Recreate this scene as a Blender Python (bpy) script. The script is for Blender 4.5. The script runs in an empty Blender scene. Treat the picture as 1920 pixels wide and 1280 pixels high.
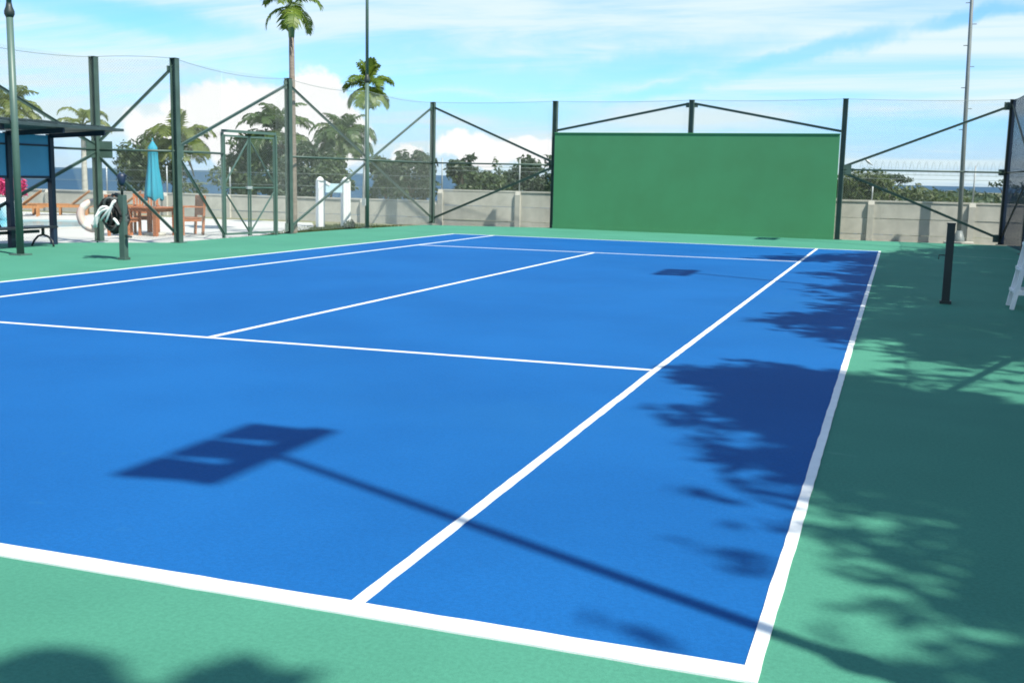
import bpy, math, random
import numpy as np
from mathutils import Vector, Matrix

rnd = random.Random(7)
rng = np.random.default_rng(7)
scene = bpy.context.scene
col = scene.collection

# ------------------------------------------------------------------ camera
cam_data = bpy.data.cameras.new("camera")
cam = bpy.data.objects.new("camera", cam_data)
col.objects.link(cam)
cam_data.sensor_fit = 'HORIZONTAL'
cam_data.sensor_width = 36.0
cam_data.lens = 38.23
cam_data.clip_start = 0.05
cam_data.clip_end = 60000
_yaw, _pitch, _roll = -0.33577, -0.15029, 0.02116
_f = Vector((math.sin(_yaw) * math.cos(_pitch), math.cos(_yaw) * math.cos(_pitch), math.sin(_pitch)))
_r = Vector((math.cos(_yaw), -math.sin(_yaw), 0))
_u = _r.cross(_f)
_r2 = math.cos(_roll) * _r + math.sin(_roll) * _u
_u2 = -math.sin(_roll) * _r + math.cos(_roll) * _u
_m = Matrix((_r2, _u2, -_f)).transposed().to_4x4()
_m.translation = (5.786, -15.068, 1.50)
cam.matrix_world = _m
scene.camera = cam

# ------------------------------------------------------------------ sun, sky, exposure
SUN_EL = math.radians(52)
SUN_AZ = math.atan2(0.898, -0.44)              # from +Y towards +X
S = Vector((math.sin(SUN_AZ) * math.cos(SUN_EL), math.cos(SUN_AZ) * math.cos(SUN_EL), math.sin(SUN_EL)))
sun_data = bpy.data.lights.new("sun", 'SUN')
sun_data.energy = 5.0
sun_data.angle = math.radians(0.6)
sun_data.color = (1.0, 0.96, 0.83)
sun = bpy.data.objects.new("sun", sun_data)
col.objects.link(sun)
sun.rotation_euler = S.to_track_quat('Z', 'Y').to_euler()
sun.location = (20, -10, 30)

scene.view_settings.view_transform = 'Standard'
scene.view_settings.look = 'None'
scene.view_settings.exposure = 0.85
scene.view_settings.gamma = 1.0
scene.view_settings.use_curve_mapping = False
scene.cycles.filter_width = 1.8

world = bpy.data.worlds.new("World")
scene.world = world
world.use_nodes = True
wt = world.node_tree
wt.nodes.clear()


class NT:
    """small node-tree helper"""
    def __init__(s, tree):
        s.t = tree
    def n(s, kind, **kw):
        nd = s.t.nodes.new(kind)
        for k, v in kw.items():
            setattr(nd, k, v)
        return nd
    def put(s, sock, v):
        if isinstance(v, bpy.types.NodeSocket):
            s.t.links.new(v, sock)
        else:
            sock.default_value = v
    def math(s, op, a, b=None, c=None, clamp=False):
        nd = s.n('ShaderNodeMath', operation=op, use_clamp=clamp)
        s.put(nd.inputs[0], a)
        if b is not None: s.put(nd.inputs[1], b)
        if c is not None: s.put(nd.inputs[2], c)
        return nd.outputs[0]
    def vmath(s, op, a, b=None):
        nd = s.n('ShaderNodeVectorMath', operation=op)
        s.put(nd.inputs[0], a)
        if b is not None: s.put(nd.inputs[1], b)
        return nd.outputs['Value'] if op in ('LENGTH', 'DOT_PRODUCT') else nd.outputs[0]
    def noise(s, vec, scale, detail=4, rough=0.55, dist=0.0):
        nd = s.n('ShaderNodeTexNoise')
        s.put(nd.inputs['Vector'], vec)
        nd.inputs['Scale'].default_value = scale
        nd.inputs['Detail'].default_value = detail
        nd.inputs['Roughness'].default_value = rough
        nd.inputs['Distortion'].default_value = dist
        return nd
    def rng(s, v, a, b, c=0.0, d=1.0, smooth=True):
        nd = s.n('ShaderNodeMapRange')
        nd.interpolation_type = 'SMOOTHSTEP' if smooth else 'LINEAR'
        s.put(nd.inputs[0], v)
        for i, x in enumerate((a, b, c, d)):
            nd.inputs[i + 1].default_value = x
        return nd.outputs[0]
    def mix(s, f, a, b):
        nd = s.n('ShaderNodeMix', data_type='RGBA')
        s.put(nd.inputs[0], f)
        s.put(nd.inputs[6], a if not isinstance(a, tuple) else (*a, 1))
        s.put(nd.inputs[7], b if not isinstance(b, tuple) else (*b, 1))
        return nd.outputs[2]


def build_world():
    N = NT(wt)
    sky = N.n('ShaderNodeTexSky', sky_type='NISHITA')
    sky.sun_disc = False
    sky.sun_elevation = SUN_EL
    sky.sun_rotation = SUN_AZ
    sky.altitude = 20
    sky.air_density = 1.0
    sky.dust_density = 0.2
    sky.ozone_density = 2.0
    tc = N.n('ShaderNodeTexCoord')
    d = N.vmath('NORMALIZE', tc.outputs['Generated'])
    sp = N.n('ShaderNodeSeparateXYZ')
    N.put(sp.inputs[0], d)
    az = N.math('DEGREES', N.math('ARCTAN2', sp.outputs[0], sp.outputs[1]))
    el = N.math('DEGREES', N.math('ARCSINE', sp.outputs[2]))
    cb = N.n('ShaderNodeCombineXYZ')
    N.put(cb.inputs[0], az)
    N.put(cb.inputs[1], el)
    A = cb.outputs[0]
    # billowing distortion for cloud edges, in degrees
    n1 = N.noise(A, 0.55, 6, 0.62)
    off = N.vmath('MULTIPLY', N.vmath('SUBTRACT', n1.outputs['Color'], (0.5, 0.5, 0.5)), (3.4, 2.0, 0))
    Ad = N.vmath('ADD', A, off)
    n2 = N.noise(A, 0.16, 5, 0.6)
    off2 = N.vmath('MULTIPLY', N.vmath('SUBTRACT', n2.outputs['Color'], (0.5, 0.5, 0.5)), (9.0, 2.4, 0))
    As = N.vmath('ADD', A, off2)

    def blobs(vec, items, inner, outer):
        out = None
        for (ca, ce, ra, re, tilt) in items:
            v = N.vmath('SUBTRACT', vec, (ca, ce, 0))
            mp = N.n('ShaderNodeMapping')
            N.put(mp.inputs['Vector'], v)
            mp.inputs['Rotation'].default_value = (0, 0, -math.radians(tilt))
            ln = N.vmath('LENGTH', N.vmath('DIVIDE', mp.outputs[0], (ra, re, 1)))
            w = N.rng(ln, inner, outer, 1.0, 0.0)
            out = w if out is None else N.math('MAXIMUM', out, w)
        return out

    # high thin cloud sheet over the whole dome: projected onto a plane and stretched
    h = N.math('ADD', sp.outputs[2], 0.10)
    pr = N.n('ShaderNodeCombineXYZ')
    N.put(pr.inputs[0], N.math('DIVIDE', sp.outputs[0], h))
    N.put(pr.inputs[1], N.math('DIVIDE', sp.outputs[1], h))
    mp = N.n('ShaderNodeMapping')
    N.put(mp.inputs['Vector'], pr.outputs[0])
    mp.inputs['Rotation'].default_value = (0, 0, math.radians(24))
    mp.inputs['Scale'].default_value = (0.42, 1.15, 1)
    c1 = N.noise(mp.outputs[0], 1.3, 7, 0.6, 0.5)
    sheet = N.rng(c1.outputs['Fac'], 0.30, 0.62, 0.22, 1.0)
    # clear blue lanes between the cloud streaks
    lanes = blobs(As, [(-22, 4.9, 9, 0.85, 4), (-13.5, 5.6, 7, 0.8, 9), (-11.5, 4.6, 4, 0.5, 10), (-4.5, 6.2, 5, .55, 14),
                       (1.5, 2.6, 7.5, 1.0, 0), (-38.5, 7.2, 6, 0.7, -4), (-29.8, 4.6, 1.6, .5, 0), (2.8, 7.9, 3.0, 0.4, 14),
                       (-21.5, 3.6, 7, .7, 0), (-60, 7, 12, 1.5, 6), (22, 6, 10, 1.2, -5), (-34, .6, 12, .9, 0)], 0.3, 1.5)
    sheet = N.math('MULTIPLY', sheet, N.math('SUBTRACT', 1.0, N.math('MULTIPLY', lanes, 0.78)), clamp=True)
    sheet = N.math('MULTIPLY', sheet, N.rng(el, 10.0, 55.0, 1.0, 0.45))      # a thin sheet closes up towards the horizon; thinned overhead for bluer, darker shade
    # low cumulus towers near the horizon
    cum = blobs(Ad, [(-34.3, 2.9, 2.6, 1.5, 0), (-31.8, 2.6, 2.8, 1.7, 0), (-29.6, 3.1, 1.7, 2.1, 0), (-28.3, 2.0, 2.0, 1.6, 0),
                     (-36.5, 1.7, 2.4, 1.2, 0), (-33, 1.3, 5.5, 1.0, 0), (-21.4, 1.4, 2.0, 0.9, 0), (-19.2, 1.3, 2.0, 0.8, 0),
                     (-24.6, 0.9, 1.0, 0.7, 0), (-52, 2.4, 4, 1.6, 0), (-57, 1.6, 3, 1.2, 0), (14, 1.6, 3.5, 1.1, 0), (19, 2.0, 3, 1.3, 0)], 0.82, 1.12)
    blue = N.mix(1.0, sky.outputs[0], sky.outputs[0])
    tint = N.n('ShaderNodeMix', data_type='RGBA', blend_type='MULTIPLY')
    tint.inputs[0].default_value = 1.0
    N.put(tint.inputs[6], blue)
    N.put(tint.inputs[7], N.mix(N.rng(el, 0.0, 5.0), (0.74, 1.12, 2.0), (0.80, 1.50, 2.35)))
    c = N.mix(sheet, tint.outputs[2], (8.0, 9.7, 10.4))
    c = N.mix(cum, c, (11.2, 11.2, 11.2))
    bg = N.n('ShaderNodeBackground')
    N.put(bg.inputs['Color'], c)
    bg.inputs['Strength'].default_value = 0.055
    out = N.n('ShaderNodeOutputWorld')
    N.put(out.inputs['Surface'], bg.outputs[0])


build_world()

# ------------------------------------------------------------------ materials
MATS = {}


def mat(name, base, rough=0.6, var=0.12, scale=3.0, bump=0.0, bump_scale=40.0, metal=0.0, second=None, stretch=None,
        spec=0.5, stains=None, grit=None, scuff=None):
    if name in MATS:
        return MATS[name]
    m = bpy.data.materials.new(name)
    m.use_nodes = True
    t = m.node_tree
    t.nodes.clear()
    N = NT(t)
    p = N.n('ShaderNodeBsdfPrincipled')
    o = N.n('ShaderNodeOutputMaterial')
    t.links.new(p.outputs[0], o.inputs[0])
    tc = N.n('ShaderNodeTexCoord')
    v = tc.outputs['Object']
    if stretch:
        v = N.vmath('MULTIPLY', v, stretch)
    nz = N.noise(v, scale, 6, 0.6)
    lo = tuple(c * (1 - var) for c in base)
    hi = tuple(min(1, c * (1 + var)) for c in (second or base))
    f = N.rng(nz.outputs['Fac'], 0.3, 0.7)
    c = N.mix(f, lo, hi)
    if grit:
        g2 = N.noise(tc.outputs['Object'], grit[0], 3, 0.7)
        sc = N.n('ShaderNodeMix', data_type='RGBA', blend_type='MULTIPLY')
        sc.inputs[0].default_value = 1.0
        N.put(sc.inputs[6], c)
        gv = N.rng(g2.outputs['Fac'], 0.25, 0.75, 1 - grit[1], 1 + grit[1])
        cc = N.n('ShaderNodeCombineXYZ')
        for q in range(3):
            N.put(cc.inputs[q], gv)
        N.put(sc.inputs[7], cc.outputs[0])
        c = sc.outputs[2]
    if scuff:      # short pale ball and shoe marks
        for q, (sx, sy) in enumerate(((1.0, 2.6), (2.4, 1.0))):
            n4 = N.noise(N.vmath('ADD', N.vmath('MULTIPLY', tc.outputs['Object'], (sx, sy, 1)), (7.3 * q, 3.1 * q, 0)), 2.6, 3, 0.5)
            c = N.mix(N.rng(n4.outputs['Fac'], 0.70, 0.78, 0, .45), c, scuff)
    if stains:
        n3 = N.noise(N.vmath('MULTIPLY', tc.outputs['Object'], stains[2]), stains[1], 5, 0.65)
        c = N.mix(N.rng(n3.outputs['Fac'], 0.5, 0.75, 0, stains[3]), c, stains[0])
    N.put(p.inputs['Base Color'], c)
    p.inputs['Roughness'].default_value = rough
    p.inputs['Metallic'].default_value = metal
    p.inputs['Specular IOR Level'].default_value = spec
    if bump > 0:
        b = N.n('ShaderNodeBump')
        b.inputs['Strength'].default_value = bump
        b.inputs['Distance'].default_value = 0.01
        nb = N.noise(tc.outputs['Object'], bump_scale, 5, 0.6)
        N.put(b.inputs['Height'], nb.outputs['Fac'])
        N.put(p.inputs['Normal'], b.outputs[0])
    MATS[name] = m
    return m


def leaf_mat(name, dark, light, trans=0.35, rough=0.45):
    if name in MATS:
        return MATS[name]
    m = bpy.data.materials.new(name)
    m.use_nodes = True
    t = m.node_tree
    t.nodes.clear()
    N = NT(t)
    g = N.n('ShaderNodeNewGeometry')
    c = N.mix(g.outputs['Random Per Island'], dark, light)
    p = N.n('ShaderNodeBsdfPrincipled')
    N.put(p.inputs['Base Color'], c)
    p.inputs['Roughness'].default_value = rough
    p.inputs['Specular IOR Level'].default_value = 0.35
    tr = N.n('ShaderNodeBsdfTranslucent')
    tint = N.n('ShaderNodeMix', data_type='RGBA', blend_type='MULTIPLY')
    tint.inputs[0].default_value = 1.0
    N.put(tint.inputs[6], c)
    tint.inputs[7].default_value = (1.3, 1.25, 0.6, 1)
    N.put(tr.inputs['Color'], tint.outputs[2])
    mx = N.n('ShaderNodeMixShader')
    mx.inputs[0].default_value = trans
    t.links.new(p.outputs[0], mx.inputs[1])
    t.links.new(tr.outputs[0], mx.inputs[2])
    o = N.n('ShaderNodeOutputMaterial')
    t.links.new(mx.outputs[0], o.inputs[0])
    MATS[name] = m
    return m


M_GREEN = mat('green_acrylic', (0.053, 0.196, 0.137), 0.75, 0.05, 0.5, 0.25, 160, second=(0.057, 0.205, 0.144), spec=0.045, scuff=(0.10, 0.26, 0.20), grit=(55, .10),
              stains=((0.042, 0.155, 0.118), 0.35, (1, 1, 1), 0.35))
M_BLUE = mat('blue_acrylic', (0.0066, 0.078, 0.248), 0.68, 0.04, 0.45, 0.22, 160, second=(0.0078, 0.085, 0.262), spec=0.045, scuff=(0.020, 0.115, 0.27), grit=(55, .09),
             stains=((0.012, 0.095, 0.25), 0.3, (1, 1, 1), 0.3))
M_LINE = mat('line_paint', (0.66, 0.68, 0.67), 0.6, 0.03, 8, 0.15, 150, spec=0.1, stains=((0.46, 0.50, 0.48), 2.2, (1, 1, 1), 0.5))
M_SEAM = mat('seam_paint', (0.20, 0.42, 0.34), 0.6, 0.1, 4)
M_WALLG = mat('green_wall_paint', (0.059, 0.208, 0.100), 0.7, 0.03, 0.8, 0.15, 30, second=(0.058, 0.218, 0.107), spec=0.15,
              stains=((0.054, 0.195, 0.105), 0.9, (1, 1, .3), 0.15))
M_POST = mat('green_post_paint', (0.040, 0.075, 0.062), 0.5, 0.12, 4, second=(0.045, 0.083, 0.07))
M_POLE = mat('pole_paint', (0.06, 0.11, 0.092), 0.45, 0.10, 3)
M_BLACK_SHADE = mat('black_and_shaded_post_paint', (0.012, 0.022, 0.020), 0.5, 0.15, 5)  # black fittings; on the right-hand posts, dark green with tree shade painted in
M_WIRE = mat('wire', (0.20, 0.25, 0.235), 0.5, 0.1, 5, metal=0.0)
M_GALV = mat('galvanised_steel', (0.34, 0.37, 0.38), 0.45, 0.1, 3, metal=0.2)
M_PEG = mat('dull_steel', (0.13, 0.155, 0.16), 0.5, 0.1, 3, metal=0.0)
M_CONC = mat('precast_concrete', (0.385, 0.380, 0.34), 0.85, 0.10, 1.4, 0.5, 25, second=(0.44, 0.43, 0.385),
             stains=((0.20, 0.21, 0.195), 1.1, (1.0, 1.0, 0.35), 0.6))
M_DECK = mat('pool_deck_stone', (0.42, 0.42, 0.40), 0.8, 0.06, 1.2, 0.3, 15)
M_EARTH = mat('dry_earth', (0.17, 0.14, 0.09), 0.95, 0.25, 1.0, 0.6, 12, second=(0.13, 0.15, 0.07))
M_WATER = mat('pool_water', (0.10, 0.42, 0.52), 0.08, 0.08, 0.5, 0.15, 3)
M_SEA = mat('sea_water', (0.020, 0.062, 0.115), 0.6, 0.12, 0.002, 0.5, 0.4, spec=0.08)
M_WOOD = mat('teak', (0.33, 0.115, 0.045), 0.55, 0.25, 5, stretch=(1, 1, 6))
M_WOODL = mat('pale_teak', (0.35, 0.165, 0.065), 0.6, 0.2, 5, stretch=(6, 1, 1))
M_NAVY = mat('navy_steel_and_shaded_wire', (0.010, 0.022, 0.050), 0.45, 0.1, 4)  # navy steel parts; on the right fence mesh, shade put into the colour
M_BLUEP = mat('blue_panel', (0.09, 0.33, 0.60), 0.5, 0.06, 1.5)  # base colour lifted to stand in for light through a translucent sheet
M_ROOF = mat('dark_roof_sheet', (0.030, 0.050, 0.052), 0.5, 0.2, 2, stretch=(1, 6, 1))
M_BENCH = mat('black_bench_metal', (0.014, 0.017, 0.022), 0.4, 0.1, 4)
M_CYAN = mat('cyan_canvas', (0.016, 0.24, 0.34), 0.75, 0.06, 6, 0.2, 60)
M_WHITE = mat('white_plastic', (0.72, 0.74, 0.74), 0.45, 0.03, 4)
M_BUOY = mat('buoy_foam', (0.72, 0.58, 0.52), 0.5, 0.06, 6)
M_RED = mat('buoy_band', (0.5, 0.09, 0.05), 0.5, 0.1, 6)
M_NETB = mat('black_net_twine', (0.012, 0.012, 0.013), 0.8, 0.2, 30)
M_NETG = mat('grey_net_twine', (0.07, 0.08, 0.08), 0.85, 0.3, 60)
M_TAPE = mat('white_net_tape', (0.70, 0.70, 0.68), 0.7, 0.06, 12)
M_TRUNK = mat('palm_trunk', (0.20, 0.165, 0.135), 0.85, 0.18, 3, 0.6, 20, stretch=(1, 1, 5))
M_TRUNKP = mat('pale_palm_trunk', (0.36, 0.36, 0.33), 0.85, 0.18, 3, 0.6, 20, stretch=(1, 1, 5))
M_SHAFT = mat('crown_shaft', (0.12, 0.19, 0.075), 0.5, 0.2, 4, stretch=(1, 1, .4))
M_BARK = mat('bark', (0.13, 0.10, 0.075), 0.9, 0.3, 4, 0.7, 18)
M_PINK = leaf_mat('bougainvillea', (0.40, 0.015, 0.10), (0.62, 0.05, 0.20), 0.3)
L_PALM = leaf_mat('palm_leaf', (0.066, 0.122, 0.015), (0.145, 0.20, 0.028), 0.38)
L_DEAD = leaf_mat('dead_palm_leaf', (0.13, 0.085, 0.04), (0.22, 0.15, 0.07), 0.25)
L_PALMD = leaf_mat('dark_palm_leaf', (0.038, 0.075, 0.022), (0.085, 0.13, 0.04), 0.33)
L_LIME = leaf_mat('lime_palm_leaf', (0.085, 0.120, 0.018), (0.16, 0.195, 0.04), 0.42)
L_TREE = leaf_mat('tree_leaf', (0.030, 0.058, 0.024), (0.078, 0.115, 0.042), 0.3)
L_TREED = leaf_mat('dark_tree_leaf', (0.022, 0.044, 0.025), (0.056, 0.086, 0.042), 0.25)
L_TREEL = leaf_mat('olive_tree_leaf', (0.040, 0.065, 0.018), (0.085, 0.115, 0.035), 0.3)
M_WOODS = mat('far_wood_foliage', (0.028, 0.050, 0.036), 0.9, 0.5, 0.05, second=(0.05, 0.075, 0.045))

# ------------------------------------------------------------------ mesh helpers


class MB:
    """collects shapes; build() links them as ONE mesh object"""
    def __init__(s):
        s.v, s.f, s.sm = [], [], []
    def add(s, vs, fs, smooth=False):
        o = len(s.v)
        s.v.extend([tuple(x) for x in vs])
        for f in fs:
            s.f.append(tuple(i + o for i in f))
            s.sm.append(smooth)
        return s
    def box(s, c, size, rot=None):
        hx, hy, hz = size[0] / 2, size[1] / 2, size[2] / 2
        vs = [Vector((x * hx, y * hy, z * hz)) for x in (-1, 1) for y in (-1, 1) for z in (-1, 1)]
        if rot is not None:
            vs = [rot @ v for v in vs]
        c = Vector(c)
        return s.add([v + c for v in vs], [(0, 1, 3, 2), (4, 6, 7, 5), (0, 4, 5, 1), (2, 3, 7, 6), (0, 2, 6, 4), (1, 5, 7, 3)])
    def bar(s, p, q, w, h=None, up=(0, 0, 1)):
        p, q = Vector(p), Vector(q)
        h = h or w
        d = (q - p)
        L = d.length
        d.normalize()
        upv = Vector(up)
        if abs(d.dot(upv)) > 0.99:
            upv = Vector((0, 1, 0))
        a = d.cross(upv).normalized()
        b = a.cross(d)
        r = Matrix((a, d, b)).transposed()
        return s.box((p + q) / 2, (w, L, h), r)
    def tube(s, pts, r, n=10, caps=True):
        pts = [Vector(p) for p in pts]
        rs = r if isinstance(r, (list, tuple)) else [r] * len(pts)
        rings = []
        ref = Vector((0, 0, 1))
        d0 = (pts[1] - pts[0]).normalized()
        if abs(d0.dot(ref)) > 0.95:
            ref = Vector((1, 0, 0))
        vs = []
        for i, p in enumerate(pts):
            d = (pts[min(i + 1, len(pts) - 1)] - pts[max(i - 1, 0)]).normalized()
            a = d.cross(ref)
            if a.length < 1e-4:
                a = d.cross(Vector((0, 1, 0)))
            a.normalize()
            b = d.cross(a)
            for k in range(n):
                t = 2 * math.pi * k / n
                vs.append(p + (a * math.cos(t) + b * math.sin(t)) * rs[i])
        fs = []
        for i in range(len(pts) - 1):
            for k in range(n):
                fs.append((i * n + k, i * n + (k + 1) % n, (i + 1) * n + (k + 1) % n, (i + 1) * n + k))
        if caps:
            fs.append(tuple(range(n))[::-1])
            fs.append(tuple((len(pts) - 1) * n + k for k in range(n)))
        return s.add(vs, fs, n > 5)
    def prism(s, poly, z0, z1):
        n = len(poly)
        vs = [(x, y, z0) for x, y in poly] + [(x, y, z1) for x, y in poly]
        fs = [tuple(range(n))[::-1], tuple(range(n, 2 * n))]
        fs += [(i, (i + 1) % n, n + (i + 1) % n, n + i) for i in range(n)]
        return s.add(vs, fs)
    def torus(s, c, R, r, axis, n=28, m=10, a0=0, a1=2 * math.pi, flat=1.0):
        ax = Vector(axis).normalized()
        u = ax.cross(Vector((0, 0, 1)))
        if u.length < 1e-3:
            u = Vector((1, 0, 0))
        u.normalize()
        w = ax.cross(u)
        c = Vector(c)
        full = abs(a1 - a0 - 2 * math.pi) < 1e-6
        k = n if full else n + 1
        vs = []
        for i in range(k):
            t = a0 + (a1 - a0) * i / n
            rd = u * math.cos(t) + w * math.sin(t)
            for j in range(m):
                q = 2 * math.pi * j / m
                vs.append(c + rd * (R + r * math.cos(q)) + ax * (r * flat * math.sin(q)))
        fs = []
        for i in range(n):
            for j in range(m):
                i2 = (i + 1) % k
                fs.append((i * m + j, i2 * m + j, i2 * m + (j + 1) % m, i * m + (j + 1) % m))
        return s.add(vs, fs, True)
    def ibeam(s, x, y, z0, z1, b=0.135, h=0.135, t=0.016):
        # flanges face +-x, web between them
        for sx in (-1, 1):
            s.box((x + sx * (h / 2 - t / 2), y, (z0 + z1) / 2), (t, b, z1 - z0))
        s.box((x, y, (z0 + z1) / 2), (h - 2 * t, t * .8, z1 - z0))
        return s
    def mesh(s, name, m):
        me = bpy.data.meshes.new(name)
        me.from_pydata(s.v, [], s.f)
        me.polygons.foreach_set('use_smooth', s.sm)
        me.materials.append(m)
        me.update()
        return me
    def build(s, name, m, parent=None, loc=None):
        o = bpy.data.objects.new(name, s.mesh(name, m))
        col.objects.link(o)
        if parent is not None:
            o.parent = parent
        if loc is not None:
            o.location = loc
        return o


def tag(o, label=None, cat=None, group=None, kind=None):
    if label: o['label'] = label
    if cat: o['category'] = cat
    if group: o['group'] = group
    if kind: o['kind'] = kind
    return o


def empty(name, loc, label, cat, group=None, rz=0.0):
    o = bpy.data.objects.new(name, None)
    col.objects.link(o)
    o.empty_display_size = 0.2
    o.location = loc
    o.rotation_euler = (0, 0, rz)
    return tag(o, label, cat, group)


def copy_tree(o, parent=None):
    c = o.copy()
    col.objects.link(c)
    c.parent = parent
    for ch in list(o.children):
        copy_tree(ch, c)
    return c


def struct(name, mb, m):
    o = mb.build(name, m)
    o['kind'] = 'structure'
    return o


# ------------------------------------------------------------------ setting: ground, sea, court
def terrain():
    xs = np.concatenate([np.linspace(-900, -60, 15), np.linspace(-50, 60, 56), np.linspace(70, 1200, 20)])
    ys = np.concatenate([np.linspace(-120, -30, 6), np.linspace(-26, 90, 59), np.linspace(100, 1400, 22)])
    vs = []
    for y in ys:
        for x in xs:
            s = max(0.0, y - 19.0, (-26 - x) * 0.8)
            land = 1 / (1 + math.exp(-(x + 0.02 * y) / 25.0))       # land goes on to the right, the sea lies to the left
            cap = 14 * (1 - land) + 5.5 * land
            z = -0.12 - min(cap, 0.035 * s + 0.0006 * s * s)
            if s > 2:
                z += 0.25 * math.sin(x * 0.21) * math.sin(y * 0.17)
            vs.append((x, y, z))
    nx = len(xs)
    fs = [(j * nx + i, j * nx + i + 1, (j + 1) * nx + i + 1, (j + 1) * nx + i) for j in range(len(ys) - 1) for i in range(nx - 1)]
    return struct('ground', MB().add(vs, fs, True), M_EARTH)


terrain()
sea_mb = MB()
sea_ring = [(math.cos(k / 48 * 2 * math.pi) * 40000, math.sin(k / 48 * 2 * math.pi) * 40000, -9.0) for k in range(48)]
sea_mb.add(sea_ring, [tuple(range(48))])
struct('sea', sea_mb, M_SEA)

court_poly = [(-11.6, 0.7), (-9.72, 2.85), (-8.36, 3.92), (-8.40, 5.8), (-8.32, 8.7), (-8.22, 11.25), (-7.66, 15.2), (-4.0, 16.40), (-0.2, 16.1),
              (4.6, 15.72), (8.9, 15.85), (9.2, 15.8), (9.2, -24), (-11.6, -24)]
struct('court_apron', MB().prism(court_poly[::-1], -0.25, 0.0), M_GREEN)
blue_poly = [(-5.21, -11.83), (5.47, -11.83), (5.475, 10.99), (-4.98, 11.09)]


def sheet(poly, z):
    return MB().add([(x, y, z) for x, y in poly], [tuple(range(len(poly)))])


struct('court_playing_area', sheet(blue_poly, 0.004), M_BLUE)


def line(p, q, w, side=0.0):
    p, q = Vector((*p, 0)), Vector((*q, 0))
    d = (q - p).normalized()
    n = Vector((-d.y, d.x, 0))
    a = n * (w / 2 + side)
    b = n * (-w / 2 + side)
    L = (q - p).length
    n_seg = max(8, int(L / .12))
    vs = []
    for i in range(n_seg + 1):
        c0 = p.lerp(q, i / n_seg)
        ja, jb = (rnd.gauss(0, .0013), rnd.gauss(0, .0013)) if 0 < i < n_seg else (0, 0)
        for e, jj in ((b, jb), (a, ja)):
            v = c0 + e + n * jj
            vs.append((v.x, v.y, 0.008))
    m_ = len(vs)
    vs += [(x, y, 0.0) for x, y, z in vs]
    fs = []
    for i in range(n_seg):
        fs += [(2 * i, 2 * i + 2, 2 * i + 3, 2 * i + 1), (2 * i, m_ + 2 * i, m_ + 2 * i + 2, 2 * i + 2), (2 * i + 1, 2 * i + 3, m_ + 2 * i + 3, m_ + 2 * i + 1)]
    fs += [(0, 1, m_ + 1, m_), (m_ - 2, 2 * m_ - 2, 2 * m_ - 1, m_ - 1)]
    o = struct('court_line', MB().add(vs, fs), M_LINE)
    return o


# baselines, sidelines, service lines, centre line (butted end to end)
line((-5.27, -11.848), (5.486, -11.842), 0.105)
line((5.46, -11.789), (5.475, 10.945), 0.05)
line((-5.24, -11.795), (-4.995, 11.04), 0.05)
line((-5.02, 11.068), (5.50, 10.965), 0.05)
line((4.085, -11.789), (4.06, -6.70), 0.05)
line((4.06, -6.70), (4.10, 10.95), 0.05)
line((-3.93, -11.794), (-3.88, 11.03), 0.05)
line((-3.88, -6.92), (4.034, -6.67), 0.05)
line((-3.86, 6.36), (4.05, 6.42), 0.05)
line((-0.01, -6.77), (0.03, 6.36), 0.05)
struct('court_seam', sheet([(5.51, 10.93), (9.0, 9.72), (9.0, 9.76), (5.51, 10.97)], 0.004), M_SEAM)

# pool deck, pool, path strip outside the left fence
deck = [(-60, -10), (-10.7, -10), (-10.7, 1.62), (-9.7, 2.88), (-8.42, 3.95), (-8.7, 5.9), (-9.1, 9.6), (-9.6, 11.6), (-10.3, 13.2), (-11.5, 15.2), (-60, 15.6)]
struct('pool_deck', MB().add([(x, y, -0.06) for x, y in deck], [tuple(range(len(deck)))]), M_DECK)
pool = [(-32, 1.0), (-14.9, 6.0), (-14.3, 8.1), (-16.6, 10.9), (-32, 5.0)]
pr = MB()
pn = len(pool)
pcx = sum(p[0] for p in pool) / pn
pcy = sum(p[1] for p in pool) / pn
outer = [(pcx + (x - pcx) * 1.03, pcy + (y - pcy) * 1.05) for x, y in pool]
pr.add([(x, y, -0.02) for x, y in pool] + [(x, y, -0.02) for x, y in outer] + [(x, y, -0.058) for x, y in pool] + [(x, y, -0.058) for x, y in outer],
       [(i, (i + 1) % pn, pn + (i + 1) % pn, pn + i) for i in range(pn)] + [(i, 2 * pn + i, 2 * pn + (i + 1) % pn, (i + 1) % pn) for i in range(pn)]
       + [(pn + i, pn + (i + 1) % pn, 3 * pn + (i + 1) % pn, 3 * pn + i) for i in range(pn)])
struct('pool_coping', pr, M_DECK)
struct('pool_water', sheet(pool, -0.045), M_WATER)

# ------------------------------------------------------------------ practice wall
pw = empty('practice_wall', (0.16, 15.87, 0), 'tall plain green practice wall standing at the far end of the court', 'wall')
pw.rotation_euler = (0, 0, math.atan2(15.55 - 16.16, 4.40 + 3.90))
mb = MB()
mb.box((0, 0, 1.395), (8.12, 0.10, 2.79))
mb.build('panel', M_WALLG, pw)
MB().box((0, -0.005, 2.80), (8.14, 0.13, 0.025)).build('coping', M_WALLG, pw)
MB().box((0, -0.066, 0.05), (8.12, 0.03, 0.10)).build('skirting', M_WALLG, pw)

# ------------------------------------------------------------------ fences
FH = 3.72
NODE = 1.87


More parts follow.
